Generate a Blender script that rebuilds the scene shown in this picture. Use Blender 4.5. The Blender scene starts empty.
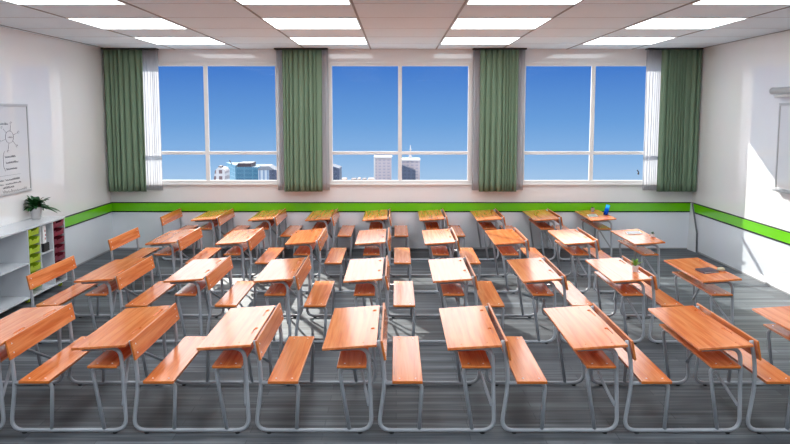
import bpy, bmesh, math, random
from mathutils import Vector, Matrix, noise
random.seed(7)
sc = bpy.context.scene
C = sc.collection
PI = math.pi

# ------------------------------------------------------------------ room numbers
XL, XR, YB, ZC, YF = -5.461, 5.67, 16.607, 3.794, -1.5
X0, PX, Y0, PY, LF = -3.0474, 1.0049, 6.8752, 2.791, 1.2643
CELL_X = 1.2255
SEAMS = [-4.155 + CELL_X * i for i in range(-1, 9)]

# ------------------------------------------------------------------ materials
def lin(*c):
    return tuple((v / 255 / 12.92 if v / 255 <= .04045 else ((v / 255 + .055) / 1.055) ** 2.4) for v in c) + (1,)

def mat(name, col, rough=.5, metal=0, spec=.5, coat=0, coat_rough=.05):
    m = bpy.data.materials.new(name); m.use_nodes = True
    b = m.node_tree.nodes['Principled BSDF']
    b.inputs['Base Color'].default_value = col
    b.inputs['Roughness'].default_value = rough
    b.inputs['Metallic'].default_value = metal
    b.inputs['Specular IOR Level'].default_value = spec
    b.inputs['Coat Weight'].default_value = coat
    b.inputs['Coat Roughness'].default_value = coat_rough
    return m

def speckle(m, scale=(60, 60, 60), amount=.08, bump=0.0, detail=4):
    """gentle procedural variation of the base colour plus optional bump"""
    nt = m.node_tree; b = nt.nodes['Principled BSDF']
    tc = nt.nodes.new('ShaderNodeTexCoord'); mp = nt.nodes.new('ShaderNodeMapping')
    mp.inputs['Scale'].default_value = scale
    nz = nt.nodes.new('ShaderNodeTexNoise'); nz.inputs['Scale'].default_value = 1; nz.inputs['Detail'].default_value = detail
    nt.links.new(tc.outputs['Object'], mp.inputs['Vector']); nt.links.new(mp.outputs[0], nz.inputs['Vector'])
    mx = nt.nodes.new('ShaderNodeMix'); mx.data_type = 'RGBA'
    c = b.inputs['Base Color'].default_value[:]
    mx.inputs[6].default_value = tuple(max(0, v * (1 - amount)) for v in c[:3]) + (1,)
    mx.inputs[7].default_value = tuple(min(1, v * (1 + amount)) for v in c[:3]) + (1,)
    nt.links.new(nz.outputs[0], mx.inputs[0]); nt.links.new(mx.outputs[2], b.inputs['Base Color'])
    if bump:
        bp = nt.nodes.new('ShaderNodeBump'); bp.inputs['Strength'].default_value = bump; bp.inputs['Distance'].default_value = .002
        nt.links.new(nz.outputs[0], bp.inputs['Height']); nt.links.new(bp.outputs[0], b.inputs['Normal'])
    return m

def wood_mat(name, c1, c2, c3, rough=.145):
    m = mat(name, c1, rough=rough, spec=.5)
    nt = m.node_tree; b = nt.nodes['Principled BSDF']; L = nt.links
    tc = nt.nodes.new('ShaderNodeTexCoord'); oi = nt.nodes.new('ShaderNodeObjectInfo')
    off = nt.nodes.new('ShaderNodeVectorMath'); off.operation = 'ADD'
    mul = nt.nodes.new('ShaderNodeMath'); mul.operation = 'MULTIPLY'; mul.inputs[1].default_value = 37
    L.new(oi.outputs['Random'], mul.inputs[0])
    L.new(tc.outputs['Object'], off.inputs[0]); L.new(mul.outputs[0], off.inputs[1])
    mp = nt.nodes.new('ShaderNodeMapping'); mp.inputs['Scale'].default_value = (22, .9, 22)
    L.new(off.outputs[0], mp.inputs['Vector'])
    n1 = nt.nodes.new('ShaderNodeTexNoise'); n1.inputs['Scale'].default_value = 1; n1.inputs['Detail'].default_value = 3; n1.inputs['Distortion'].default_value = .6
    L.new(mp.outputs[0], n1.inputs['Vector'])
    mp2 = nt.nodes.new('ShaderNodeMapping'); mp2.inputs['Scale'].default_value = (110, 3, 110)
    L.new(off.outputs[0], mp2.inputs['Vector'])
    n2 = nt.nodes.new('ShaderNodeTexNoise'); n2.inputs['Scale'].default_value = 1; n2.inputs['Detail'].default_value = 2
    L.new(mp2.outputs[0], n2.inputs['Vector'])
    r = nt.nodes.new('ShaderNodeValToRGB')
    e = r.color_ramp.elements
    e[0].position = .34; e[0].color = c2; e[1].position = .66; e[1].color = c3
    k = e.new(.5); k.color = c1
    L.new(n1.outputs[0], r.inputs[0])
    mx = nt.nodes.new('ShaderNodeMix'); mx.data_type = 'RGBA'; mx.blend_type = 'MULTIPLY'; mx.inputs[0].default_value = .34
    r2 = nt.nodes.new('ShaderNodeValToRGB'); r2.color_ramp.elements[0].position = .3; r2.color_ramp.elements[0].color = (.62, .55, .5, 1); r2.color_ramp.elements[1].position = .55; r2.color_ramp.elements[1].color = (1, 1, 1, 1)
    L.new(n2.outputs[0], r2.inputs[0])
    L.new(r.outputs[0], mx.inputs[6]); L.new(r2.outputs[0], mx.inputs[7])
    L.new(mx.outputs[2], b.inputs['Base Color'])
    return m

WOOD = wood_mat('orange_wood', lin(230, 132, 73), lin(214, 110, 52), lin(239, 148, 90))
WOOD_EDGE = mat('wood_edge', lin(205, 112, 40), rough=.3)
GROOVE = mat('wood_groove', lin(205, 110, 60), rough=.35)
STEEL = speckle(mat('grey_painted_steel', lin(162, 166, 174), rough=.36), (90, 90, 90), .03)
CHROME = mat('bolt_metal', lin(232, 228, 224), rough=.3)
RUBBER = mat('black_rubber', lin(14, 14, 15), rough=.7)
BLACK = mat('black_edge', lin(14, 16, 12), rough=.5, spec=.2)
GREEN = mat('green_glass_strip', lin(106, 194, 16), rough=.15, spec=.5)
WHITE = mat('white_frame', lin(232, 230, 228), rough=.35)
TILE = speckle(mat('ceiling_tile', lin(231, 245, 255), rough=.9), (3, 3, 3), .01)
SEAM = mat('seam_grey', lin(140, 140, 142), rough=.6)
RAIL = mat('dark_rail', lin(35, 36, 38), rough=.4)
GREYF = mat('aluminium_frame', lin(176, 177, 180), rough=.35)
BOARD = mat('board_white', lin(216, 215, 216), rough=.06, spec=.6)
INK = mat('marker_ink', lin(60, 60, 70), rough=.6)
LAM = mat('white_laminate', lin(204, 208, 213), rough=.22)
LIME = mat('lime_plastic', lin(186, 212, 52), rough=.3)
MAROON = mat('maroon_plastic', lin(140, 46, 66), rough=.3)
POTW = mat('white_ceramic', lin(215, 212, 214), rough=.3)
SOIL = mat('soil', lin(50, 38, 28), rough=.95)
LEAF = speckle(mat('dark_leaf', lin(34, 82, 40), rough=.35), (30, 30, 30), .35)
SUCC = speckle(mat('succulent_leaf', lin(120, 168, 60), rough=.45), (60, 60, 60), .25)
SUCC2 = speckle(mat('blue_green_leaf', lin(70, 110, 80), rough=.5), (60, 60, 60), .25)

def wall_mat():
    m = mat('gloss_wall_paint', lin(236, 234, 234), rough=.5, spec=.5, coat=1, coat_rough=.015)
    nt = m.node_tree; b = nt.nodes['Principled BSDF']; L = nt.links
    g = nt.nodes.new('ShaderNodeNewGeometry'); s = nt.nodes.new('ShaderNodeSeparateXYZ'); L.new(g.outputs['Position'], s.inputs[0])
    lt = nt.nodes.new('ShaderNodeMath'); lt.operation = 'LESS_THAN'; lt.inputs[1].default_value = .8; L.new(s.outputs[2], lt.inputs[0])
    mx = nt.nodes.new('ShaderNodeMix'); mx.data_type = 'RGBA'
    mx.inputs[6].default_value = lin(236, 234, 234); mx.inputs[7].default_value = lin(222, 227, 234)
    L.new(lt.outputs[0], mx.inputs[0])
    nz = nt.nodes.new('ShaderNodeTexNoise'); nz.inputs['Scale'].default_value = 1.3
    L.new(g.outputs['Position'], nz.inputs['Vector'])
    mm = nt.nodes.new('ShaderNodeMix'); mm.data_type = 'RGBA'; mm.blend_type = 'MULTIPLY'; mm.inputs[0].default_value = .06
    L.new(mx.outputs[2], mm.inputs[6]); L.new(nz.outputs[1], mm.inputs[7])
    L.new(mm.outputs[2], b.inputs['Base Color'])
    return m
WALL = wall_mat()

def floor_mat():
    m = mat('striped_carpet_plank', lin(90, 94, 98), rough=.5, spec=.22)
    nt = m.node_tree; b = nt.nodes['Principled BSDF']; L = nt.links
    g = nt.nodes.new('ShaderNodeNewGeometry')
    def nz(scale, det, dist=0):
        mp = nt.nodes.new('ShaderNodeMapping'); mp.inputs['Scale'].default_value = scale
        L.new(g.outputs['Position'], mp.inputs['Vector'])
        n = nt.nodes.new('ShaderNodeTexNoise'); n.inputs['Scale'].default_value = 1; n.inputs['Detail'].default_value = det; n.inputs['Distortion'].default_value = dist
        L.new(mp.outputs[0], n.inputs['Vector']); return n
    a = nz((1.1, 26, 1), 4, .3); c = nz((.35, 7, 1), 2)
    # planks: 0.25 m bands along x, each its own tone
    br = nt.nodes.new('ShaderNodeTexBrick')
    br.inputs['Scale'].default_value = 1; br.inputs['Brick Width'].default_value = 1.2; br.inputs['Row Height'].default_value = .16
    br.inputs['Mortar Size'].default_value = .004; br.inputs['Color1'].default_value = (.42, .42, .42, 1); br.inputs['Color2'].default_value = (.6, .6, .6, 1); br.inputs['Mortar'].default_value = (.3, .3, .3, 1)
    L.new(g.outputs['Position'], br.inputs['Vector'])
    ad = nt.nodes.new('ShaderNodeMath'); ad.operation = 'ADD'; L.new(a.outputs[0], ad.inputs[0]); L.new(c.outputs[0], ad.inputs[1])
    ad2 = nt.nodes.new('ShaderNodeMath'); ad2.operation = 'ADD'; L.new(ad.outputs[0], ad2.inputs[0]); L.new(br.outputs[0], ad2.inputs[1])
    dv = nt.nodes.new('ShaderNodeMath'); dv.operation = 'MULTIPLY'; dv.inputs[1].default_value = 1 / 3; L.new(ad2.outputs[0], dv.inputs[0])
    r = nt.nodes.new('ShaderNodeValToRGB'); e = r.color_ramp.elements
    e[0].position = .36; e[0].color = lin(38, 41, 46); e[1].position = .64; e[1].color = lin(120, 126, 132)
    k = e.new(.5); k.color = lin(72, 77, 83)
    L.new(dv.outputs[0], r.inputs[0]); L.new(r.outputs[0], b.inputs['Base Color'])
    bp = nt.nodes.new('ShaderNodeBump'); bp.inputs['Strength'].default_value = .15; bp.inputs['Distance'].default_value = .002
    L.new(a.outputs[0], bp.inputs['Height']); L.new(bp.outputs[0], b.inputs['Normal'])
    return m
FLOOR = floor_mat()

def emit(name, col, s):
    m = bpy.data.materials.new(name); m.use_nodes = True; nt = m.node_tree; nt.nodes.clear()
    e = nt.nodes.new('ShaderNodeEmission'); e.inputs[0].default_value = col; e.inputs[1].default_value = s
    o = nt.nodes.new('ShaderNodeOutputMaterial'); nt.links.new(e.outputs[0], o.inputs[0]); return m
LAMP = emit('lamp_diffuser', (.9, .965, 1, 1), 5.7)

def glass_mat():
    m = bpy.data.materials.new('window_glass'); m.use_nodes = True; nt = m.node_tree; nt.nodes.clear()
    t = nt.nodes.new('ShaderNodeBsdfTransparent'); t.inputs[0].default_value = (.97, .985, .98, 1)
    g = nt.nodes.new('ShaderNodeBsdfGlossy'); g.inputs['Roughness'].default_value = .02
    f = nt.nodes.new('ShaderNodeFresnel'); f.inputs[0].default_value = 1.1
    x = nt.nodes.new('ShaderNodeMixShader'); o = nt.nodes.new('ShaderNodeOutputMaterial')
    nt.links.new(f.outputs[0], x.inputs[0]); nt.links.new(t.outputs[0], x.inputs[1]); nt.links.new(g.outputs[0], x.inputs[2]); nt.links.new(x.outputs[0], o.inputs[0])
    return m
GLASS = glass_mat()

def cloth_mat(name, col, transl, transp, rough=.9):
    m = bpy.data.materials.new(name); m.use_nodes = True; nt = m.node_tree; nt.nodes.clear()
    d = nt.nodes.new('ShaderNodeBsdfDiffuse'); d.inputs[0].default_value = col
    t = nt.nodes.new('ShaderNodeBsdfTranslucent'); t.inputs[0].default_value = col
    x = nt.nodes.new('ShaderNodeMixShader'); x.inputs[0].default_value = transl
    nt.links.new(d.outputs[0], x.inputs[1]); nt.links.new(t.outputs[0], x.inputs[2])
    o = nt.nodes.new('ShaderNodeOutputMaterial')
    # fine weave
    tc = nt.nodes.new('ShaderNodeTexCoord'); w = nt.nodes.new('ShaderNodeTexNoise'); w.inputs['Scale'].default_value = 220
    nt.links.new(tc.outputs['Object'], w.inputs['Vector'])
    bp = nt.nodes.new('ShaderNodeBump'); bp.inputs['Strength'].default_value = .1; bp.inputs['Distance'].default_value = .001
    nt.links.new(w.outputs[0], bp.inputs['Height']); nt.links.new(bp.outputs[0], d.inputs['Normal'])
    if transp:
        tr = nt.nodes.new('ShaderNodeBsdfTransparent'); y = nt.nodes.new('ShaderNodeMixShader'); y.inputs[0].default_value = transp
        nt.links.new(x.outputs[0], y.inputs[1]); nt.links.new(tr.outputs[0], y.inputs[2]); nt.links.new(y.outputs[0], o.inputs[0])
    else:
        nt.links.new(x.outputs[0], o.inputs[0])
    return m
CURT = cloth_mat('green_curtain_cloth', lin(122, 144, 121), .03, 0)
SHEER = cloth_mat('sheer_cloth', lin(212, 212, 216), .6, .28)

# ------------------------------------------------------------------ helpers
def link(name, bm, mats, parent=None, smooth=False, loc=None):
    me = bpy.data.meshes.new(name); bm.normal_update(); bm.to_mesh(me); bm.free()
    for m in (mats if isinstance(mats, (list, tuple)) else [mats]): me.materials.append(m)
    o = bpy.data.objects.new(name, me); C.objects.link(o)
    if smooth:
        for p in me.polygons: p.use_smooth = True
        try: me.set_sharp_from_angle(angle=math.radians(38))
        except Exception: pass
    if parent: o.parent = parent
    if loc: o.location = loc
    return o

def empty(name, loc, label, cat, group=None, rz=0):
    o = bpy.data.objects.new(name, None); C.objects.link(o); o.location = loc; o.rotation_euler.z = rz
    o.empty_display_size = .1
    o['label'] = label; o['category'] = cat
    if group: o['group'] = group
    return o

def tag(o, label, cat, group=None):
    o['label'] = label; o['category'] = cat
    if group: o['group'] = group
    return o

def struct(name, bm, mats, smooth=False):
    o = link(name, bm, mats, smooth=smooth); o['kind'] = 'structure'; return o

def box(bm, x0, x1, y0, y1, z0, z1, bev=0, mi=0, M=None):
    vs = [bm.verts.new((x, y, z)) for x in (x0, x1) for y in (y0, y1) for z in (z0, z1)]
    q = [(0, 1, 3, 2), (4, 6, 7, 5), (0, 4, 5, 1), (2, 3, 7, 6), (0, 2, 6, 4), (1, 5, 7, 3)]
    fs = [bm.faces.new([vs[i] for i in f]) for f in q]
    for f in fs: f.material_index = mi
    geo = vs
    if bev:
        es = list({e for f in fs for e in f.edges})
        r = bmesh.ops.bevel(bm, geom=es, offset=bev, segments=2, affect='EDGES', profile=.5, clamp_overlap=True)
        geo = list({v for f in r['faces'] for v in f.verts} | {v for v in vs if v.is_valid})
        for f in r['faces']: f.material_index = mi
    if M is not None:
        bmesh.ops.transform(bm, matrix=M, verts=[v for v in geo if v.is_valid])
    return geo

def prism(bm, poly, y0, y1, mi=0, axis='y'):
    """extrude a closed polygon; axis y: poly in (x,z); axis x: poly in (y,z); axis z: poly in (x,y)"""
    def P(a, b, t):
        return {'y': (a, t, b), 'x': (t, a, b), 'z': (a, b, t)}[axis]
    A = [bm.verts.new(P(a, b, y0)) for a, b in poly]; B = [bm.verts.new(P(a, b, y1)) for a, b in poly]
    n = len(poly); fs = [bm.faces.new(A), bm.faces.new(B[::-1])]
    for i in range(n): fs.append(bm.faces.new([A[i], B[i], B[(i + 1) % n], A[(i + 1) % n]]))
    for f in fs: f.material_index = mi
    bmesh.ops.recalc_face_normals(bm, faces=fs)
    return A + B

def fillet(pts, r, n=6):
    pts = [Vector(p) for p in pts]; out = [pts[0]]
    for i in range(1, len(pts) - 1):
        a, b, c = pts[i - 1], pts[i], pts[i + 1]
        rr = r[i - 1] if isinstance(r, (list, tuple)) else r
        u = (a - b); v = (c - b); d = min(rr, u.length * .48, v.length * .48)
        p, q = b + u.normalized() * d, b + v.normalized() * d
        for k in range(n + 1):
            t = k / n; out.append(p * (1 - t) ** 2 + b * 2 * t * (1 - t) + q * t * t)
    out.append(pts[-1]); return out

def tube(bm, pts, r, r2=None, n=10, mi=0, caps=True):
    pts = [Vector(p) for p in pts]; N = len(pts); rings = []
    t0 = (pts[1] - pts[0]).normalized()
    up = Vector((0, 1, 0)) if abs(t0.y) < .9 else Vector((0, 0, 1))
    nrm = t0.cross(up).normalized()
    for i, p in enumerate(pts):
        t = (pts[min(i + 1, N - 1)] - pts[max(i - 1, 0)]).normalized()
        nrm = (nrm - t * nrm.dot(t)).normalized(); bn = t.cross(nrm)
        rad = r if r2 is None else r + (r2 - r) * i / (N - 1)
        rings.append([bm.verts.new(p + (nrm * math.cos(2 * PI * k / n) + bn * math.sin(2 * PI * k / n)) * rad) for k in range(n)])
    for a, b in zip(rings, rings[1:]):
        for k in range(n):
            f = bm.faces.new([a[k], a[(k + 1) % n], b[(k + 1) % n], b[k]]); f.material_index = mi; f.smooth = True
    if caps:
        f = bm.faces.new(rings[0][::-1]); f.material_index = mi
        f = bm.faces.new(rings[-1]); f.material_index = mi

def lathe(bm, prof, n=20, mi=0, c=(0, 0, 0)):
    rings = []
    for r, z in prof:
        if r < 1e-5: rings.append([bm.verts.new((c[0], c[1], c[2] + z))])
        else: rings.append([bm.verts.new((c[0] + r * math.cos(2 * PI * k / n), c[1] + r * math.sin(2 * PI * k / n), c[2] + z)) for k in range(n)])
    for a, b in zip(rings, rings[1:]):
        for k in range(n):
            k2 = (k + 1) % n
            if len(a) == 1 and len(b) == 1: continue
            if len(a) == 1: f = bm.faces.new([a[0], b[k2], b[k]])
            elif len(b) == 1: f = bm.faces.new([a[k], a[k2], b[0]])
            else: f = bm.faces.new([a[k], a[k2], b[k2], b[k]])
            f.material_index = mi; f.smooth = True

def bolt(bm, p, nrm, r=.0075, h=.003, mi=1):
    M = Matrix.Translation(p) @ Vector(nrm).to_track_quat('Z', 'Y').to_matrix().to_4x4()
    b2 = []
    ring = [bm.verts.new(M @ Vector((r * math.cos(2 * PI * k / 8), r * math.sin(2 * PI * k / 8), 0))) for k in range(8)]
    top = [bm.verts.new(M @ Vector((.7 * r * math.cos(2 * PI * k / 8), .7 * r * math.sin(2 * PI * k / 8), h))) for k in range(8)]
    for k in range(8):
        f = bm.faces.new([ring[k], ring[(k + 1) % 8], top[(k + 1) % 8], top[k]]); f.material_index = mi
    f = bm.faces.new(top); f.material_index = mi

# ------------------------------------------------------------------ the setting
bm = bmesh.new(); box(bm, XL - .1, XR + .1, YF - .1, YB + .1, -.1, 0); struct('floor', bm, FLOOR)
bm = bmesh.new(); box(bm, XL - .1, XR + .1, YF - .1, YB + .1, ZC, ZC + .1); struct('ceiling', bm, TILE)
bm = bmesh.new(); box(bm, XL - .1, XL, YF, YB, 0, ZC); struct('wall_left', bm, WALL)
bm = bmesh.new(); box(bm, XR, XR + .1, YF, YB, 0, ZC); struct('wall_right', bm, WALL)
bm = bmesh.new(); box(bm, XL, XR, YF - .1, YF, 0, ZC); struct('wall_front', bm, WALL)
# window wall with three openings
WIN = [(-4.91, -2.28), (-1.212, 1.36), (2.44, 5.0)]
WZ0, WZ1, FR = 1.327, 3.48, .065
MULL = [-3.597, .071, 3.717]
TRANS = 1.848
bm = bmesh.new()
h0, h1 = WZ0 - FR, WZ1 + FR
box(bm, XL, XR, YB, YB + .09, 0, h0); box(bm, XL, XR, YB, YB + .09, h1, ZC)
xs = [XL]
for a, b in WIN: xs += [a - FR, b + FR]
xs.append(XR)
for i in range(0, len(xs), 2): box(bm, xs[i], xs[i + 1], YB, YB + .09, h0, h1)
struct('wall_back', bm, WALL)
for n, (a, b) in enumerate(WIN):
    bm = bmesh.new()
    y0, y1 = YB - .012, YB + .075
    box(bm, a - FR, b + FR, y0, y1, WZ0 - FR, WZ0, .006); box(bm, a - FR, b + FR, y0, y1, WZ1, WZ1 + FR, .006)
    box(bm, a - FR, a, y0, y1, WZ0, WZ1, .006); box(bm, b, b + FR, y0, y1, WZ0, WZ1, .006)
    box(bm, MULL[n] - .036, MULL[n] + .036, y0 + .008, y1 - .008, WZ0, WZ1, .005)
    box(bm, a, b, y0 + .014, y1 - .014, TRANS - .03, TRANS + .03, .005)
    w = struct('window_%d' % (n + 1), bm, WHITE)
    bm = bmesh.new(); box(bm, a - FR - .03, b + FR + .03, YB - .045, YB - .0, WZ0 - FR - .028, WZ0 - FR + .004, .005)
    link('window_sill', bm, WHITE, w)
    for (p, q) in ((a, MULL[n] - .036), (MULL[n] + .036, b)):
        for (r, s) in ((WZ0, TRANS - .03), (TRANS + .03, WZ1)):
            bm = bmesh.new(); box(bm, p, q, YB + .03, YB + .036, r, s); link('pane', bm, GLASS, w)
    if n == 2:
        bm = bmesh.new(); box(bm, 4.60, 4.625, YB - .05, YB - .0, 1.44, 1.47, .004)
        tube(bm, fillet([(4.612, YB - .045, 1.455), (4.612, YB - .06, 1.48), (4.58, YB - .06, 1.53)], .01), .011)
        link('window_handle', bm, RAIL, w)

# striped wall band: green with thin black borders, on three walls
def band(name, x0, x1, y0, y1):
    bm = bmesh.new()
    e = .0
    box(bm, x0, x1, y0, y1, .738, .889, 0, 0)
    box(bm, x0, x1, y0, y1, .716, .738, 0, 1); box(bm, x0, x1, y0, y1, .889, .909, 0, 1)
    struct(name, bm, [GREEN, BLACK])
band('trim_1', XL, XR, YB - .012, YB)
band('trim_2', XL, XL + .012, 13.12, YB - .012)
band('trim_3', XR - .012, XR, YF, YB - .012)
# low dark skirting line
for i, (a, b, c, d) in enumerate(((XL, XR, YB - .012, YB), (XL, XL + .012, YF, YB - .012), (XR - .012, XR, YF, YB - .012))):
    bm = bmesh.new(); box(bm, a, b, c, d, 0, .024); struct(('baseboard_back', 'baseboard_left', 'baseboard_right')[i], bm, SEAM)
# tapered corner casing; the narrow side's shadow is painted in as darker grey
bm = bmesh.new()
lv = [(0, 5.605, 16.2), (.36, 5.618, 16.22), (.9, 5.636, 16.54)]
rows = []
for z, xb, yr in lv:
    rows.append([bm.verts.new((xb, YB - .012, z)), bm.verts.new((xb + .0, YB - .02, z)), bm.verts.new((XR - .034, yr, z)), bm.verts.new((XR - .012, yr - .03, z)), bm.verts.new((XR - .012, YB - .012, z))])
for a, b in zip(rows, rows[1:]):
    for k in range(5):
        f = bm.faces.new([a[k], a[(k + 1) % 5], b[(k + 1) % 5], b[k]]); f.material_index = int(k == 2)
bm.faces.new(rows[0][::-1]); bm.faces.new(rows[-1])
bmesh.ops.recalc_face_normals(bm, faces=bm.faces[:])
struct('trim_4', bm, [mat('casing_grey', lin(214, 218, 220), rough=.4), mat('casing_edge_shade', lin(90, 94, 98), rough=.5)])
# ceiling seams
bm = bmesh.new()
for x in SEAMS:
    if XL < x < XR: box(bm, x - .013, x + .013, YF, YB, ZC - .006, ZC)
struct('trim_5', bm, SEAM)
bm = bmesh.new()
y = 15.345
while y > YF:
    box(bm, XL, XR, y - .003, y + .003, ZC - .002, ZC); y -= 1.4
struct('trim_6', bm, mat('fine_seam', lin(175, 176, 180), rough=.7))

# ------------------------------------------------------------------ ceiling lights
rowsn = ['in the row nearest the windows', 'in the second row from the windows', 'in the third row from the windows',
         'in the fourth row from the windows', 'in the fifth row from the windows', 'in the sixth row from the windows']
coln = ['leftmost', 'second from the left', 'third from the left', 'rightmost']
def make_light():
    r = empty('ceiling_light', (0, 0, ZC), '', 'ceiling light', 'flush ceiling light panels')
    w, d = CELL_X / 2 - .013, .7
    bm = bmesh.new()
    t = .014
    box(bm, -w, w, -d, -d + t, -.012, 0); box(bm, -w, w, d - t, d, -.012, 0)
    box(bm, -w, -w + t, -d + t, d - t, -.012, 0); box(bm, w - t, w, -d + t, d - t, -.012, 0)
    link('light_frame', bm, WHITE, r)
    bm = bmesh.new(); box(bm, -w + t, w - t, -d + t, d - t, -.008, -.001); link('diffuser', bm, LAMP, r)
    return r
def copy_tree(o, parent=None):
    c = o.copy(); C.objects.link(c)
    if parent: c.parent = parent
    for ch in list(o.children): copy_tree(ch, c)
    return c
L0 = make_light(); first = True
for r in range(6):
    for c in range(4):
        o = L0 if first else copy_tree(L0); first = False
        o.location = (-4.155 + CELL_X * (2 * c + .5), 14.645 - 2.8 * r, ZC)
        o['label'] = 'white ceiling light panel, %s %s' % (coln[c], rowsn[r])

# ------------------------------------------------------------------ curtains
def curtain(name, x0, x1, yc, z0, z1, m, depth=.045, period=.11, seed=0, thick=.003, spread=0, label='', cat='curtain', group=None):
    rnd = random.Random(seed); bm = bmesh.new()
    n = max(24, int((x1 - x0) / .006)); nz_ = 14
    # fold phase with irregular spacing
    ph = [0]
    for i in range(n):
        ph.append(ph[-1] + 2 * PI * ((x1 - x0) / n) / (period * (1 + .9 * noise.noise(Vector((i * .045, seed * 3.1, 0))))))
    front, back = [], []
    for j in range(nz_ + 1):
        t = j / nz_; z = z1 + (z0 - z1) * t
        rf, rb = [], []
        for i in range(n + 1):
            u = i / n
            x = x0 + (x1 - x0) * u
            amp = depth * (.75 + .25 * t) * (.75 + .5 * noise.noise(Vector((u * 6, seed, t * .3))))
            p = ph[i] + .9 * noise.noise(Vector((u * 1.5, t * .5, seed + 9)))
            y = yc - amp * (2 * abs(math.sin(p / 2)) ** .5 - 1)
            x += .012 * math.cos(p) * (1 if 0 < i < n else 0) + .01 * t * math.sin(u * 9 + seed)
            rf.append(bm.verts.new((x, y, z))); rb.append(bm.verts.new((x, y + thick, z)))
        front.append(rf); back.append(rb)
    for j in range(nz_):
        for i in range(n):
            bm.faces.new([front[j][i], front[j + 1][i], front[j + 1][i + 1], front[j][i + 1]])
            bm.faces.new([back[j][i], back[j][i + 1], back[j + 1][i + 1], back[j + 1][i]])
    for j in range(nz_):
        bm.faces.new([front[j][0], back[j][0], back[j + 1][0], front[j + 1][0]])
        bm.faces.new([front[j][n], front[j + 1][n], back[j + 1][n], back[j][n]])
    for i in range(n):
        bm.faces.new([front[0][i], front[0][i + 1], back[0][i + 1], back[0][i]])
        bm.faces.new([front[nz_][i], back[nz_][i], back[nz_][i + 1], front[nz_][i + 1]])
    for f in bm.faces: f.smooth = True
    o = link(name, bm, m); tag(o, label, cat, group)
    return o
YC = YB - .2
ZT = ZC - .028
cur = [(-5.43, -4.69, 'green pleated curtain hanging in the left corner beside the first window'),
       (-2.115, -1.385, 'green pleated curtain between the left and middle windows'),
       (1.555, 2.262, 'green pleated curtain between the middle and right windows'),
       (4.915, 5.645, 'green pleated curtain hanging in the right corner beside the last window')]
she = [(-5.0, -4.445, 'white sheer curtain glowing in daylight beside the left corner curtain'),
       (-2.24, -1.275, 'sheer curtain showing behind the green curtain between left and middle windows'),
       (1.43, 2.40, 'sheer curtain showing behind the green curtain between middle and right windows'),
       (4.66, 5.2, 'white sheer curtain glowing in daylight beside the right corner curtain')]
for i, (a, b, l) in enumerate(cur):
    curtain('curtain', a, b, YC - .05, 1.135, ZT, CURT, .06, .1, seed=i + 1, label=l, group='green curtains')
for i, (a, b, l) in enumerate(she):
    curtain('sheer_curtain', a, b, YC + .06, 1.15, ZT, SHEER, .022, .05, seed=i + 11, thick=.001, label=l, cat='sheer curtain', group='sheer curtains')
rl = ['in the left corner', 'between the left and middle windows', 'between the middle and right windows', 'in the right corner']
for i in range(4):
    a, b = [(-5.45, -4.43), (-2.255, -1.265), (1.42, 2.41), (4.64, 5.66)][i]
    bm = bmesh.new(); box(bm, a, b, YC - .1, YC + .1, ZC - .028, ZC, .003)
    tag(link('curtain_rail', bm, RAIL), 'dark ceiling curtain rail ' + rl[i], 'curtain rail', 'curtain rails')

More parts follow.
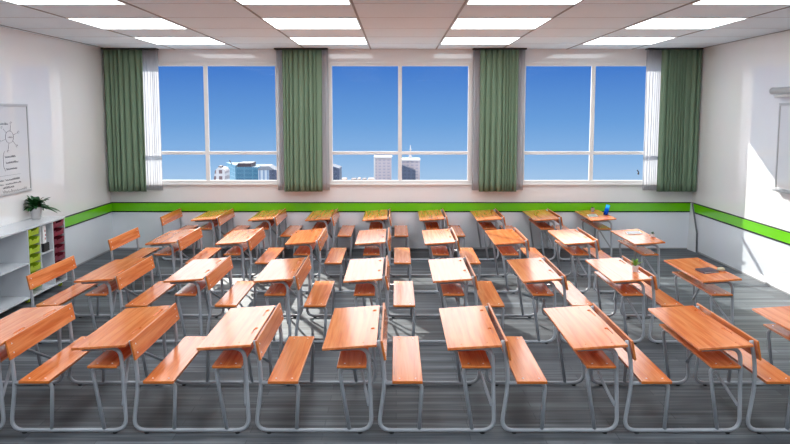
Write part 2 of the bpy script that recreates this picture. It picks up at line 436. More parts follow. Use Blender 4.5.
# ------------------------------------------------------------------ the bench desk
def slot_cutters():
    bm = bmesh.new()
    for yc, hl in ((.37, .09), (1.03, .12)):
        n = 8; r = .015
        poly = [(r * math.cos(PI * k / n), yc + hl + r * math.sin(PI * k / n)) for k in range(n + 1)] + [(-r * math.cos(PI * k / n), yc - hl - r * math.sin(PI * k / n)) for k in range(n + 1)]
        prism(bm, [(.395 + a, b) for a, b in poly], -.008, .02, axis='z')
    return bm
YN, YFAR = -.0916, 1.345
def make_unit():
    root = empty('bench_desk', (0, 0, 0), '', 'school desk')
    # tabletop, sloping down towards its bench
    ang = math.atan2(.0298, .4366)
    bm = bmesh.new(); box(bm, 0, .4385, YN, YFAR, -.022, 0, .004)
    for f in bm.faces:
        if abs(f.normal.z) < .5: f.material_index = 1
    bm.normal_update()
    for f in bm.faces: f.material_index = 1 if abs(f.normal.z) < .6 else 0
    top = link('tabletop', bm, [WOOD, WOOD_EDGE, GROOVE, CHROME], root)
    cut = link('cutter', slot_cutters(), GROOVE)
    md = top.modifiers.new('b', 'BOOLEAN'); md.object = cut; md.operation = 'DIFFERENCE'; md.solver = 'EXACT'
    dg = bpy.context.evaluated_depsgraph_get(); dg.update()
    me = bpy.data.meshes.new_from_object(top.evaluated_get(dg)); top.modifiers.clear(); top.data = me
    bpy.data.objects.remove(cut)
    b2 = bmesh.new(); b2.from_mesh(me)
    for f in b2.faces:
        c = f.calc_center_median()
        if .372 < c.x < .418 and -.0135 < c.z < -.0005 and YN + .05 < c.y < YFAR - .05: f.material_index = 2
    for x in (.12, .33):
        for y in (0.0, LF): bolt(b2, (x, y, 0), (0, 0, 1), mi=3)
    b2.to_mesh(me); b2.free(); me.materials.clear()
    for m in (WOOD, WOOD_EDGE, GROOVE, CHROME): me.materials.append(m)
    top.location = (.4429, 0, .7403); top.rotation_euler = (0, -ang, 0)
    def board(name, x0, x1, z1, th, bolts):
        bm = bmesh.new(); box(bm, x0, x1, YN + .015, YFAR, z1 - th, z1, .004)
        bm.normal_update()
        for f in bm.faces: f.material_index = 1 if abs(f.normal.z) < .6 else 0
        for x, y in bolts: bolt(bm, (x, y, z1), (0, 0, 1), mi=2)
        return link(name, bm, [WOOD, WOOD_EDGE, CHROME], root)
    board('seat', 0, .2471, .4635, .024, [(x, y) for x in (.06, .19) for y in (0, LF)])
    board('shelf', .560, .797, .588, .020, [(x, y) for x in (.62, .74) for y in (0, LF)])
    # backrest board, leaning back
    bm = bmesh.new(); box(bm, 0, .018, YN + .015, YFAR, 0, .164, .004)
    bm.normal_update()
    for f in bm.faces: f.material_index = 1 if abs(f.normal.x) < .6 else 0
    for y in (0, LF):
        for z in (.045, .12): bolt(bm, (.018, y, z), (1, 0, 0), mi=2)
    bk = link('backrest', bm, [WOOD, WOOD_EDGE, CHROME], root)
    bk.location = (-.064, 0, .632); bk.rotation_euler = (0, -math.radians(11), 0)
    # two tubular side frames
    R = .0174
    for y in (0, LF):
        bm = bmesh.new()
        loop = fillet([(-.109, y, .778), (-.0755, y, .63), (-.060, y, .42), (-.114, y, R + .008), (.838, y, R + .008), (.812, y, .722), (.50, y, .7055)], [.05, .1, .11, .11, .1], 7)
        tube(bm, loop, R)
        tube(bm, fillet([(-.06, y, .4228), (.243, y, .4228), (.222, y, R + .01)], .05), R * .95)
        tube(bm, fillet([(.805, y, .5515), (.572, y, .5515), (.655, y, R + .01)], .055), R * .95)
        fr = link('side_frame', bm, STEEL, root)
        for x in (-.005, .74):
            bm = bmesh.new(); lathe(bm, [(0, 0), (.019, 0), (.019, .009), (0, .009)], 12, c=(x, y, 0)); link('rubber_foot', bm, RUBBER, fr)
    bm = bmesh.new()
    for ya in (0, LF):
        tube(bm, fillet([(.814, ya, .238), (.70, LF / 2 + (-.05 if ya == 0 else .05), .54), (.66, LF / 2, .556)], .04), .0135)
    link('brace', bm, STEEL, root)
    return root

ordn = ['first', 'second', 'third', 'fourth', 'fifth', 'sixth', 'seventh', 'eighth']
rname = ['front row', 'second row', 'third row', 'back row by the windows']
special = {(1, 5): 'orange bench desk carrying a potted spiky succulent, seventh in the second row',
           (1, 6): 'orange wooden bench desk with a dark notebook on it, rightmost in the second row',
           (2, 6): 'orange bench desk with white tablet and tiny plant, rightmost in the third row',
           (3, 6): 'orange wooden bench desk with an upright blue screen, rightmost in the back row',
           (0, -1): 'orange wooden bench desk cut off by the left edge, first in the front row',
           (0, 6): 'orange wooden bench desk cut off by the right edge, eighth in the front row'}
proto = make_unit(); first = True
for r in range(4):
    for c in range(-1, 7):
        o = proto if first else copy_tree(proto); first = False
        o.location = (X0 + c * PX, Y0 + r * PY, 0)
        o['label'] = special.get((r, c), 'orange wooden bench desk, %s from the left in the %s' % (ordn[c + 1], rname[r]))
        o['group'] = 'bench desks in the ' + rname[r]

def top_z(x):   # height of a desk surface at world x, whatever the column
    u = (x - X0) % PX - .4429
    return .7403 + .0683 * u
TILT = math.atan2(.0298, .4366)

PTAB = (3.68, 13.37); PCACT = (3.825, 12.87, top_z(3.825) + .001)
# ------------------------------------------------------------------ things on desks
def leaf(bm, base, az, L, lift, droop, w, seg=7, mi=0, fold=.25, thick=.0012):
    """an arching blade leaf"""
    d = Vector((math.cos(az), math.sin(az), 0)); s = Vector((-d.y, d.x, 0)); prev = None
    for i in range(seg + 1):
        t = i / seg
        p = Vector(base) + d * (L * math.cos(lift) * t) + Vector((0, 0, L * math.sin(lift) * t - droop * L * t * t))
        ww = w * (math.sin(PI * min(1, t * .93 + .06)) ** .8) * .5
        up = Vector((0, 0, fold * ww))
        row = [bm.verts.new(p - s * ww + up), bm.verts.new(p), bm.verts.new(p + s * ww + up)]
        low = [bm.verts.new(v.co - Vector((0, 0, thick))) for v in row]
        if prev:
            for k in range(2):
                f = bm.faces.new([prev[0][k], row[k], row[k + 1], prev[0][k + 1]]); f.smooth = True; f.material_index = mi
                f = bm.faces.new([prev[1][k], prev[1][k + 1], low[k + 1], low[k]]); f.smooth = True; f.material_index = mi
        prev = (row, low)

def small_pot(name, loc, label, r, h, lm, style, sc_=1.0, mpot=POTW):
    root = empty(name, loc, label, 'potted plant')
    bm = bmesh.new()
    lathe(bm, [(0, 0), (r * .78, 0), (r * .84, h * .1), (r, h * .92), (r * 1.02, h), (r * .9, h), (r * .86, h * .82), (0, h * .82)], 20)
    link('pot', bm, mpot, root)
    bm = bmesh.new(); lathe(bm, [(0, h * .8), (r * .86, h * .8), (r * .86, h * .86), (0, h * .88)], 14); link('soil', bm, SOIL, root)
    bm = bmesh.new(); rnd = random.Random(hash(name) % 7 + int(loc[1] * 10))
    if style == 'spiky':
        for k in range(26):
            leaf(bm, (0, 0, h * .86), k * 2.4, rnd.uniform(.07, .125) * sc_, rnd.uniform(.55, 1.45), .12, .018 * sc_, 5, thick=.002)
    else:
        for k in range(18):
            leaf(bm, (0, 0, h * .84), k * 2.4, rnd.uniform(.025, .045) * sc_, rnd.uniform(.3, 1.4), .1, .018 * sc_, 4, thick=.003)
    link('leaves', bm, lm, root)
    return root
zt = top_z(2.79)
small_pot('potted_succulent', (2.79, 10.02, zt + .001), 'spiky green succulent in white pot on seventh desk of the second row', .037, .075, SUCC, 'spiky')
small_pot('potted_cactus', PCACT, 'tiny round succulent in pale pot on rightmost desk of the third row', .033, .05, SUCC2, 'tuft', 1.1)
small_pot('potted_cactus', (3.70, 16.3, top_z(3.70) + .001), 'tiny plant in grey pot beside the blue screen on the back row desk', .036, .07, SUCC2, 'tuft', 1.1, mat('grey_pot', lin(170, 165, 168), rough=.5))

# dark closed notebook with pale page block
def slab(name, x, y, w, d, h, m_cover, m_page, label, cat, rz=0):
    root = empty(name, (x, y, top_z(x) + .0015), label, cat)
    root.rotation_euler = (0, -TILT, rz)
    bm = bmesh.new()
    box(bm, -w / 2, w / 2, -d / 2, d / 2, h - .003, h, .001); box(bm, -w / 2, w / 2, -d / 2, d / 2, 0, .003, .001); box(bm, -w / 2, -w / 2 + .004, -d / 2, d / 2, .003, h - .003)
    link('cover', bm, m_cover, root)
    bm = bmesh.new(); box(bm, -w / 2 + .004, w / 2 - .005, -d / 2 + .005, d / 2 - .005, .003, h - .003); link('pages', bm, m_page, root)
    return root
NAVY = mat('dark_navy_cover', lin(62, 48, 66), rough=.35)
PAGE = mat('page_paper', lin(190, 190, 196), rough=.7)
slab('notebook', 3.655, 10.09, .18, .24, .022, NAVY, PAGE, 'closed dark notebook on rightmost desk of the second row', 'notebook', .1)
# pale rough eraser block / stone
bm = bmesh.new(); bmesh.ops.create_icosphere(bm, subdivisions=3, radius=1)
for v in bm.verts:
    n_ = 1 + .16 * noise.noise(v.co * 2.1)
    v.co = Vector((v.co.x * .042 * n_, v.co.y * .05 * n_, max(v.co.z, -.75) * .024 * n_))
for f in bm.faces: f.smooth = True
o = link('pebble', bm, speckle(mat('pebble_stone', lin(178, 168, 142), rough=.8), (60, 60, 60), .35), loc=(3.815, 10.08, top_z(3.815) + .0195))
o.rotation_euler = (0, -TILT, .3)
tag(o, 'small beige pebble beside the dark notebook on a desk', 'pebble')
SCRN = mat('pale_screen', lin(205, 210, 218), rough=.08)
def tablet(name, x, y, w, d, label, rz):
    root = empty(name, (x, y, top_z(x) + .0015), label, 'tablet'); root.rotation_euler = (0, -TILT, rz)
    bm = bmesh.new(); box(bm, -w / 2, w / 2, -d / 2, d / 2, 0, .009, .003); link('casing', bm, WHITE, root)
    bm = bmesh.new(); box(bm, -w / 2 + .012, w / 2 - .012, -d / 2 + .015, d / 2 - .015, .009, .0096); link('screen', bm, SCRN, root)
tablet('tablet', PTAB[0], PTAB[1], .22, .27, 'flat white tablet lying on rightmost desk of the third row', -.12)
tablet('tablet', 3.565, 15.72, .16, .34, 'flat grey tablet lying in front of the upright blue screen', -.1)
# upright phone-like device with blue picture
root = empty('screen_device', (3.79, 15.68, top_z(3.79) + .002), 'upright slim device with glowing blue screen standing on back row desk', 'phone')
root.rotation_euler = (math.radians(-12), math.radians(12), math.radians(-28))
bm = bmesh.new(); box(bm, -.04, .04, -.006, .006, 0, .2, .005)
link('casing', bm, RAIL, root)
def blue_screen():
    m = bpy.data.materials.new('blue_screen'); m.use_nodes = True; nt = m.node_tree; nt.nodes.clear()
    tc = nt.nodes.new('ShaderNodeTexCoord'); s = nt.nodes.new('ShaderNodeSeparateXYZ'); nt.links.new(tc.outputs['Generated'], s.inputs[0])
    n = nt.nodes.new('ShaderNodeTexNoise'); n.inputs['Scale'].default_value = 3; nt.links.new(tc.outputs['Generated'], n.inputs['Vector'])
    a = nt.nodes.new('ShaderNodeMath'); a.operation = 'ADD'; nt.links.new(s.outputs[2], a.inputs[0]); nt.links.new(n.outputs[0], a.inputs[1])
    r = nt.nodes.new('ShaderNodeValToRGB'); e = r.color_ramp.elements
    e[0].position = .45; e[0].color = lin(6, 20, 90); e[1].position = 1; e[1].color = lin(60, 200, 245); k = e.new(.8); k.color = lin(20, 100, 220)
    a2 = nt.nodes.new('ShaderNodeMath'); a2.operation = 'MULTIPLY'; a2.inputs[1].default_value = .75; nt.links.new(a.outputs[0], a2.inputs[0]); nt.links.new(a2.outputs[0], r.inputs[0])
    em = nt.nodes.new('ShaderNodeEmission'); em.inputs[1].default_value = .9; nt.links.new(r.outputs[0], em.inputs[0])
    o = nt.nodes.new('ShaderNodeOutputMaterial'); nt.links.new(em.outputs[0], o.inputs[0]); return m
bm = bmesh.new(); box(bm, -.036, .036, -.0072, -.006, .008, .192); link('screen', bm, blue_screen(), root)
bm = bmesh.new(); box(bm, -.03, .03, .004, .05, 0, .012, .003); link('foot', bm, RAIL, root)

# ------------------------------------------------------------------ shelf unit on the left
SX0, SX1 = XL + .005, -5.03
SY0, SY1, SH = 8.6, 13.1, 1.05
root = empty('shelf_unit', ((SX0 + SX1) / 2, (SY0 + SY1) / 2, 0), 'long low white shelf unit with lime and maroon trays along the left wall', 'shelf unit')
ox, oy = (SX0 + SX1) / 2, (SY0 + SY1) / 2
def sbox(name, x0, x1, y0, y1, z0, z1, m=LAM, bev=.002, par=None):
    bm = bmesh.new(); box(bm, x0 - ox, x1 - ox, y0 - oy, y1 - oy, z0, z1, bev); return link(name, bm, m, par or root)
T = .022
sbox('top_board', SX0, SX1 + .01, SY0, SY1, SH - .028, SH)
sbox('bottom_board', SX0, SX1, SY0, SY1, .075, .075 + T)
sbox('back_panel', SX0, SX0 + .008, SY0, SY1, .075 + T, SH - .028)
divs = [SY0, 10.1, 11.76, 12.17, 12.63, SY1 - T]
for d in divs: sbox('upright_panel', SX0 + .008, SX1, d, d + T, .075 + T, SH - .028)
sbox('shelf_board', SX0 + .008, SX1 - .004, divs[0] + T, divs[1], .545, .567)
sbox('shelf_board', SX0 + .008, SX1 - .004, divs[1] + T, divs[2], .545, .567)
sbox('shelf_board', SX0 + .008, SX1 - .004, divs[3] + T, divs[4], .60, .622)
def tray(y0, y1, z, m):
    """tapered open tray with a hooded front lip"""
    bm = bmesh.new(); xa, xb = SX0 + .05 - ox, SX1 - .012 - ox; h = .088; g = .012
    y0 -= oy; y1 -= oy
    # walls
    box(bm, xa, xb, y0 + g, y1 - g, z, z + .004)
    box(bm, xa, xb, y0 + g - .004, y0 + g + .001, z, z + h); box(bm, xa, xb, y1 - g - .001, y1 - g + .004, z, z + h)
    box(bm, xa, xa + .004, y0 + g, y1 - g, z, z + h)
    yc = (y0 + y1) / 2
    # front face: scooped top edge, leaning outwards
    w = (y1 - y0) / 2 - g
    poly = [(yc - w * .86, z), (yc + w * .86, z), (yc + w, z + h), (yc + w * .62, z + h), (yc + w * .45, z + h * .72), (yc - w * .45, z + h * .72), (yc - w * .62, z + h), (yc - w, z + h)]
    vs = prism(bm, poly, xb - .004, xb, axis='x')
    for v in vs: v.co.x += (v.co.z - z) * .16
    box(bm, xb + .004, xb + .02, yc - w * .45, yc + w * .45, z + h * .62, z + h * .72, .002)
    box(bm, xa, xb, y0 + .001, y0 + g, z + h - .008, z + h); box(bm, xa, xb, y1 - g, y1 - .001, z + h - .008, z + h)
    return link('tray_drawer', bm, m, root)
for k in range(7):
    z = .92 - .1245 * k
    tray(divs[2] + T, divs[3], z, LIME); tray(divs[4] + T, divs[5], z, MAROON)
for y in (SY0 + .1, 10.1, 11.8, SY1 - .12):
    for x in (SX0 + .07, SX1 - .07):
        bm = bmesh.new()
        M = Matrix.Rotation(PI / 2, 4, 'X')
        lathe(bm, [(0, -.014), (.03, -.014), (.034, -.008), (.034, .008), (.03, .014), (0, .014)], 18)
        bmesh.ops.transform(bm, matrix=Matrix.Translation((x - ox, y - oy, .034)) @ M, verts=bm.verts[:])
        cs = link('caster', bm, LIME, root)
        bm = bmesh.new(); box(bm, x - ox - .012, x - ox + .012, y - oy - .018, y - oy - .0145, .03, .075); box(bm, x - ox - .012, x - ox + .012, y - oy + .0145, y - oy + .018, .03, .075); box(bm, x - ox - .02, x - ox + .02, y - oy - .018, y - oy + .018, .068, .075)
        link('fork', bm, GREYF, cs)
# items in the narrow compartment
zz = .623
bm = bmesh.new(); box(bm, -.05, .05, -.1, .1, 0, .12, .006)
tag(link('storage_box', bm, RUBBER, loc=(-5.1, 12.44, zz)), 'small black box on the middle shelf between lime and maroon trays', 'box')
root2 = empty('file_folder', (-5.1, 12.40, zz + .121), 'white document folder with red marks standing on the black box', 'folder')
root2.rotation_euler = (0, 0, 0)
bm = bmesh.new(); box(bm, -.04, .04, -.055, .055, 0, .25, .004); link('cover', bm, mat('folder_white', lin(228, 226, 226), rough=.5), root2)
bm = bmesh.new()
for k, z in enumerate((.05, .1, .16)): box(bm, .0402, .0412, .005 + .01 * (k % 2), .035 + .01 * (k % 2), z, z + .03)
link('red_marks', bm, mat('red_print', lin(176, 60, 66), rough=.6), root2)

# leafy plant on the shelf unit
px, py, pz = -5.335, 12.8, SH + .001
root = empty('potted_plant', (px, py, pz), 'leafy dark green plant in white pot on top of the left shelf unit', 'potted plant')
bm = bmesh.new(); lathe(bm, [(0, 0), (.058, 0), (.064, .008), (.098, .17), (.1, .175), (.09, .175), (.085, .15), (0, .15)], 28); link('pot', bm, POTW, root)
bm = bmesh.new(); lathe(bm, [(0, .148), (.086, .15), (.086, .156), (0, .16)], 20); link('soil', bm, SOIL, root)
bm = bmesh.new(); rnd = random.Random(4)
for k in range(64):
    az = k * 2.399; a = rnd.uniform(.15, 1.2); L = rnd.uniform(.22, .36)
    if math.cos(az) < -.1: L = min(L, .11 / max(.05, -math.cos(az) * math.cos(a)))
    leaf(bm, (rnd.uniform(-.02, .02), rnd.uniform(-.02, .02), .155), az, L, a, rnd.uniform(.2, .5), rnd.uniform(.06, .085), 8, fold=.35, thick=.0015)
link('leaves', bm, LEAF, root)

# ------------------------------------------------------------------ boards
def wallboard(xw, sgn, y0, y1, z0, z1, label, writing=False):
    """xw wall plane, sgn=+1 when the board faces +x"""
    root = empty('whiteboard', (xw, (y0 + y1) / 2, z0), label, 'whiteboard')
    cy = (y0 + y1) / 2
    def X(a, b): a, b = a * sgn, b * sgn; return (min(a, b), max(a, b))
    bm = bmesh.new(); a, b = X(.002, .016); box(bm, a, b, y0 - cy + .03, y1 - cy - .03, .03, z1 - z0 - .03); link('panel', bm, BOARD, root)
    bm = bmesh.new(); a, b = X(0, .028); t = .036; H = z1 - z0
    box(bm, a, b, y0 - cy, y1 - cy, 0, t, .004); box(bm, a, b, y0 - cy, y1 - cy, H - t, H, .004)
    box(bm, a, b, y0 - cy, y0 - cy + t, t, H - t, .004); box(bm, a, b, y1 - cy - t, y1 - cy, t, H - t, .004)
    link('frame', bm, GREYF, root)
    if not writing:
        bm = bmesh.new(); a, b = X(.028, .085); box(bm, a, b, y0 - cy + .06, y1 - cy - .06, -.012, .004, .003); a, b = X(.08, .088); box(bm, a, b, y0 - cy + .06, y1 - cy - .06, .004, .02); link('pen_tray', bm, GREYF, root)
    return root, cy
rb, cy = wallboard(XL, 1, 9.4, 12.945, 1.46, 2.735, 'framed whiteboard with handwritten notes on the left wall', True)
rnd = random.Random(3)
def stroke(y, z, w, h, n=None, slope=0):
    """a run of handwriting: joined up-down loops from far (right) to near"""
    n = n or max(4, int(w / .03)); pts = []
    for i in range(n * 3 + 1):
        t = i / (n * 3)
        pts.append((.0175, y - cy + w * t, z - 1.46 + slope * t + h * (.5 + .5 * math.sin(i * 2.1 + rnd.random())) * rnd.uniform(.4, 1)))
    b_ = bmesh.new(); tube(b_, pts, .002, n=4); link('handwriting', b_, INK, rb)
# lines of writing (y grows away from the camera, the writing reads left to right)
for z, segs in ((2.44, [(11.85, .42)]), (2.40, [(11.1, .4)]),
                (1.98, [(12.12, .34)]), (1.90, [(12.14, .4)]), (1.81, [(12.15, .34)]),
                (1.66, [(11.75, .3), (12.1, .46)]), (1.605, [(11.7, .34), (12.1, .5)]), (1.555, [(12.0, .36)])):
    for y, w in segs: stroke(y, z, w, .04)
stroke(12.0, 1.49, .78, .055, 14)
bm = bmesh.new()
tube(bm, [(.0175, 11.3 - cy, 1.74 - 1.46), (.0175, 12.6 - cy, 1.735 - 1.46)], .0016, n=4); link('ruled_line', bm, INK, rb); bm = bmesh.new()
tube(bm, [(.0175, 12.12 - cy, .42 + .2), (.0175, 12.07 - cy, .42 + .14), (.0175, 12.07 - cy, .42 - .02), (.0175, 12.12 - cy, .42 - .08)], .0022, n=4)
link('bracket_mark', bm, INK, rb); bm = bmesh.new()
c0 = (12.3, 2.27)
tube(bm, [(.0175, c0[0] - cy + .13 * math.cos(2 * PI * k / 20), c0[1] - 1.46 + .085 * math.sin(2 * PI * k / 20)) for k in range(21)], .0022, n=4)
for k in range(6):
    a = k * PI / 3 + .3
    tube(bm, [(.0175, c0[0] - cy + (.13 if j == 0 else .26) * math.cos(a), c0[1] - 1.46 + (.085 if j == 0 else .17) * math.sin(a)) for j in (0, 1)], .002, n=4)
    tube(bm, [(.0175, c0[0] - cy + .31 * math.cos(a) + .03 * math.cos(t), c0[1] - 1.46 + .2 * math.sin(a) + .02 * math.sin(t)) for t in (0, 1.5, 3, 4.5)], .002, n=4)
stroke(12.26, 2.255, .14, .03)
link('sketched_diagram', bm, INK, rb)
wallboard(XR, -1, 9.8, 12.96, 1.47, 2.752, 'blank whiteboard with grey frame on the right wall')
# roller screen above the right board
root = empty('projection_screen', (XR - .08, 11.6, 2.9), 'rolled-up white projection screen above the right whiteboard', 'projector screen')
def ycyl(name, r, y0, y1, z, m, x=0, n=20):
    bm = bmesh.new(); tube(bm, [(x, y0 - 11.6, z - 2.9), (x, y1 - 11.6, z - 2.9)], r, n=n); return link(name, bm, m, root)
ycyl('roller_housing', .048, 9.8, 13.05, 2.93, LAM)
ycyl('end_cap', .052, 13.05, 13.09, 2.93, GREYF); ycyl('end_cap', .052, 9.76, 9.8, 2.93, GREYF)
ycyl('bottom_bar', .02, 9.9, 12.98, 2.85, WHITE)
for y in (10.0, 12.95):
    bm = bmesh.new(); box(bm, .03, .0795, y - 11.6 - .02, y - 11.6 + .02, 0, .05, .003); link('bracket', bm, GREYF, root)

# ------------------------------------------------------------------ outside
CAMZ = 2.6093; F = 870.62; PIT = .1249
def at(px_, py_, Y):
    a = (px_ - 395) / F; b = (222 - py_) / F; cp, sp = math.cos(PIT), math.sin(PIT)
    Yv = cp + b * sp; Z = -sp + b * cp; t = Y / Yv
    return a * t - .0014 * Y, CAMZ + Z * t
GZ = -45
def facade(name, base, dark, sx, sz, fx=.7, fz=.6, rough=.4):
    """wall with rows of windows, worked out from object coordinates"""
    m = mat(name, base, rough=rough); nt = m.node_tree; b = nt.nodes['Principled BSDF']; L = nt.links
    tc = nt.nodes.new('ShaderNodeTexCoord'); s = nt.nodes.new('ShaderNodeSeparateXYZ'); L.new(tc.outputs['Object'], s.inputs[0])
    def cell(out, size, frac):
        d = nt.nodes.new('ShaderNodeMath'); d.operation = 'DIVIDE'; d.inputs[1].default_value = size; L.new(out, d.inputs[0])
        f = nt.nodes.new('ShaderNodeMath'); f.operation = 'FRACT'; L.new(d.outputs[0], f.inputs[0])
        l = nt.nodes.new('ShaderNodeMath'); l.operation = 'LESS_THAN'; l.inputs[1].default_value = frac; L.new(f.outputs[0], l.inputs[0]); return l.outputs[0]
    ad = nt.nodes.new('ShaderNodeMath'); ad.operation = 'ADD'; L.new(s.outputs[0], ad.inputs[0]); L.new(s.outputs[1], ad.inputs[1])
    m1 = nt.nodes.new('ShaderNodeMath'); m1.operation = 'MULTIPLY'; L.new(cell(ad.outputs[0], sx, fx), m1.inputs[0]); L.new(cell(s.outputs[2], sz, fz), m1.inputs[1])
    mx = nt.nodes.new('ShaderNodeMix'); mx.data_type = 'RGBA'; mx.inputs[6].default_value = base; mx.inputs[7].default_value = dark
    L.new(m1.outputs[0], mx.inputs[0]); L.new(mx.outputs[2], b.inputs['Base Color']); return m
def bx(bm, x0, x1, Y, d, ztop, zb=GZ, mi=0): box(bm, x0, x1, Y, Y + d, zb, ztop, 0, mi)
def building(name, label, Y, parts, cx):
    root = empty(name, (at(cx, 180, Y)[0], Y, GZ), label, 'building')
    for pn, m, fn in parts:
        bm = bmesh.new(); fn(bm)
        bmesh.ops.translate(bm, verts=bm.verts[:], vec=-Vector(root.location))
        bmesh.ops.recalc_face_normals(bm, faces=bm.faces[:])
        link(pn, bm, m, root)
def R(x0, y0, x1, Y, d, zb=None):
    return lambda bm: box(bm, at(x0, y0, Y)[0], at(x1, y0, Y)[0], Y, Y + d, GZ if zb is None else zb, at(x0, y0, Y)[1])
Fw = facade('white_facade', lin(176, 174, 180), lin(104, 84, 90), 1.5, 1.5, .55, .6)
Ft = facade('teal_glass', lin(66, 108, 134), lin(54, 96, 122), 2.2, 1.1, .85, .8, .25)
Ftl = facade('light_teal_glass', lin(106, 150, 174), lin(90, 136, 160), 1.6, 1.1, .8, .8, .25)
Fd = facade('dark_facade', lin(62, 70, 92), lin(50, 58, 80), 1.2, 1, .6, .6)
Fb = facade('beige_facade', lin(168, 158, 166), lin(144, 140, 156), 1.3, .9, .55, .5)
Fg = facade('grey_facade', lin(160, 168, 180), lin(104, 124, 152), 1.0, 40, .45, 1)
DK = mat('dark_roof', lin(66, 56, 66), rough=.7)
PALE = mat('pale_stone', lin(186, 182, 186), rough=.6)
# white tower with stepped shoulders
Y = 210
def tower_white(bm):
    X = lambda p: at(p, 170, Y)[0]; Z = lambda p: at(220, p, Y)[1]
    poly = [(X(213.2), GZ), (X(213.2), Z(181)), (X(214.8), Z(171)), (X(216.6), Z(168.6)), (X(218), Z(167.6)), (X(223.2), Z(168.6)), (X(224.8), Z(171.5)), (X(224.8), GZ)]
    prism(bm, poly, Y, Y + 6)
building('office_tower', 'narrow white tower with stepped top, leftmost building through left window', Y,
         [('tower_wall', Fw, tower_white), ('roof_box', DK, R(218.2, 166.2, 221, Y + 1, 3, at(0, 169, Y)[1]))], 219)
Y = 230
def teal_side(bm):
    X = lambda p, y=Y: at(p, 170, y)[0]; z = at(230, 165.4, Y)[1]
    prism(bm, [(X(226.2, Y + 14), Y + 14), (X(235.2), Y), (X(235.2), Y + 14)], GZ, z, axis='z')
building('glass_office_block', 'teal glass office block with dark rooftop box through left window', Y,
         [('glass_wall', Ft, R(235.2, 167.2, 258, Y, 14)), ('side_wall', Ftl, teal_side),
          ('rooftop_plant_room', DK, R(237.5, 163.2, 251, Y + 2, 8, at(0, 167.3, Y)[1])),
          ('crane_arm', DK, lambda bm: tube(bm, [(at(233, 166, Y + 5)[0], Y + 5, at(233, 166.5, Y + 5)[1]), (at(229.4, 160.5, Y + 5)[0], Y + 5, at(229.4, 160.3, Y + 5)[1])], .12, n=6))], 245)
Y = 215
def slope_roof(bm):
    X = lambda p: at(p, 170, Y)[0]; Z = lambda p: at(265, p, Y)[1]
    prism(bm, [(X(257.5), Z(169.6)), (X(261), Z(166.2)), (X(268.5), Z(166)), (X(274.6), Z(169.8)), (X(274.6), Z(170.2)), (X(257.5), Z(170.2))], Y, Y + 7)
building('gabled_office_block', 'pale office block with dark sloped roof at right end of left window', Y,
         [('front_wall', Fg, R(258.2, 170, 269, Y, 7)), ('side_wall', Fd, R(269, 170, 278, Y, 7)), ('sloped_roof', mat('slate_roof', lin(108, 112, 124), rough=.6), slope_roof)], 267)
Y = 190
def dark_block(bm):
    X = lambda p: at(p, 170, Y)[0]; Z = lambda p: at(335, p, Y)[1]
    prism(bm, [(X(327), GZ), (X(327), Z(164.6)), (X(333), Z(166.4)), (X(339.4), Z(168.5)), (X(339.4), GZ)], Y, Y + 8)
building('dark_office_block', 'dark slanted block at left end of the middle window', Y, [('tower_wall', Fd, dark_block)], 334)
Y = 260
building('pale_tower', 'pale square tower with rim, left of the middle mullion', Y,
         [('tower_wall', Fb, R(374.6, 158.8, 391.4, Y, 8)), ('roof_rim', PALE, R(373.8, 156.8, 392, Y - .3, 8.6, at(0, 158.4, Y)[1])),
          ('corner_pier', PALE, R(373.8, 158.4, 375.4, Y - .3, 1))], 383)
Y = 250
def shade_slab(bm):
    X = lambda p: at(p, 170, Y)[0]; Z = lambda p: at(405, p, Y)[1]
    prism(bm, [(X(401.8), GZ), (X(401.8), Z(164)), (X(415.2), Z(169.4)), (X(415.2), GZ)], Y - 5, Y - .5)
building('mast_tower', 'beige tower with tall rooftop mast, right of the middle mullion', Y,
         [('tower_wall', Fb, R(402.2, 160.6, 420, Y, 9)), ('roof_rim', PALE, R(401.8, 159.4, 420.4, Y - .3, 9.6, at(0, 161, Y)[1])),
          ('mast', PALE, lambda bm: (tube(bm, [(at(410.4, 150, Y + 4)[0], Y + 4, at(410, 161, Y + 4)[1]), (at(410.4, 150, Y + 4)[0], Y + 4, at(410, 145, Y + 4)[1])], .22, .08, n=8),
                                     box(bm, at(408.8, 150, Y + 4)[0], at(411.8, 150, Y + 4)[0], Y + 3.5, Y + 4.5, at(410, 160, Y + 4)[1], at(410, 155.6, Y + 4)[1]),
                                     box(bm, at(409.6, 150, Y + 4)[0], at(411.4, 150, Y + 4)[0], Y + 3.7, Y + 4.3, at(410, 150, Y + 4)[1], at(410, 148.8, Y + 4)[1]))),
          ('front_slab', Fd, shade_slab)], 411)
BEIGE = mat('beige_render', lin(150, 128, 118), rough=.7)
Y = 330
for i, (a, b, t) in enumerate(((341, 346, 179.2), (351, 356, 179.3), (357.5, 360, 179), (362, 366, 179.3), (368, 374, 179.2))):
    bm = bmesh.new(); R(a, t, b, Y, 8)(bm)
    o = link('low_building', bm, BEIGE if i % 2 == 0 else DK)
    tag(o, 'tiny low roof on the skyline, %s from the left in the middle window' % ordn[i], 'building', 'low skyline roofs')
bm = bmesh.new(); box(bm, -400, 400, 60, 520, GZ - 1, GZ); struct('ground', bm, speckle(mat('city_ground', lin(170, 178, 184), rough=.9), (.05, .05, .05), .3))

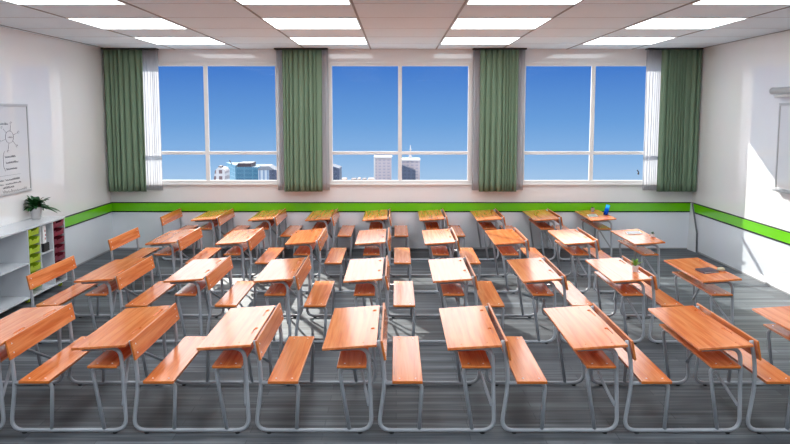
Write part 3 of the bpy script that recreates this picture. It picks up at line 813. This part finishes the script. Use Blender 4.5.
# ------------------------------------------------------------------ sky and sun
w = bpy.data.worlds.new('sky'); sc.world = w; w.use_nodes = True; nt = w.node_tree; nt.nodes.clear()
tc = nt.nodes.new('ShaderNodeTexCoord'); s = nt.nodes.new('ShaderNodeSeparateXYZ'); nt.links.new(tc.outputs['Generated'], s.inputs[0])
mr = nt.nodes.new('ShaderNodeMapRange'); mr.inputs[1].default_value = -.1; mr.inputs[2].default_value = .1
nt.links.new(s.outputs[2], mr.inputs[0])
r = nt.nodes.new('ShaderNodeValToRGB'); e = r.color_ramp.elements
e[0].position = .08; e[0].color = lin(176, 205, 238); e[1].position = .80; e[1].color = lin(62, 118, 205)
k = e.new(.25); k.color = lin(142, 184, 232); k = e.new(.45); k.color = lin(108, 160, 222)
nt.links.new(mr.outputs[0], r.inputs[0])
# a bright bank of high cloud above the clear strip
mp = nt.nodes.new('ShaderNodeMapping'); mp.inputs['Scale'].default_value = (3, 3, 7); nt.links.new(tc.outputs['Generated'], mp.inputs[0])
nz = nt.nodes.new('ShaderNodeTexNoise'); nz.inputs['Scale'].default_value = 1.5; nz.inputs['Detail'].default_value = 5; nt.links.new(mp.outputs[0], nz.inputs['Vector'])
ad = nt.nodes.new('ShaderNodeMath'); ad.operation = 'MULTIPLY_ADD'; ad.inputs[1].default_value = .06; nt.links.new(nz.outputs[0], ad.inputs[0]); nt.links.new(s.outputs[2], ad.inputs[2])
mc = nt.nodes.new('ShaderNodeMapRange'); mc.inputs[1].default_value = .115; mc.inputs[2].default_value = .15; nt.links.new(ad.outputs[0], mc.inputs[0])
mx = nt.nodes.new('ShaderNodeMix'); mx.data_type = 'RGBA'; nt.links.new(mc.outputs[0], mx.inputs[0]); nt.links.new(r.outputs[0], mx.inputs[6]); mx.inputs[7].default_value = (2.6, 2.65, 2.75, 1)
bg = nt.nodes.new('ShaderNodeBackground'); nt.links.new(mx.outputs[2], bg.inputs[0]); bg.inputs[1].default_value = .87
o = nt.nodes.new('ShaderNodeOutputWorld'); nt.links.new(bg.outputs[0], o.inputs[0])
sl = bpy.data.lights.new('sun', 'SUN'); sl.energy = 8; sl.angle = .009; sl.color = (1, .96, .9)
so = bpy.data.objects.new('sun', sl); C.objects.link(so); so.location = (-5, 30, 12)
so.rotation_euler = Vector((.4177, -1, -.512)).to_track_quat('-Z', 'Y').to_euler()

# ------------------------------------------------------------------ camera
cd = bpy.data.cameras.new('camera'); co = bpy.data.objects.new('camera', cd); C.objects.link(co)
cd.sensor_width = 36; cd.lens = 36 * F / 790; cd.clip_end = 2000
co.location = (0, 0, CAMZ); co.rotation_euler = (PI / 2 - PIT, 0, .0014)
sc.camera = co
sc.view_settings.view_transform = 'Standard'; sc.view_settings.look = 'None'; sc.view_settings.gamma = 1; sc.view_settings.exposure = .22
sc.cycles.max_bounces = 8; sc.cycles.diffuse_bounces = 8; sc.cycles.transparent_max_bounces = 12
sc.cycles.sample_clamp_indirect = 6
sc.cycles.use_denoising = True
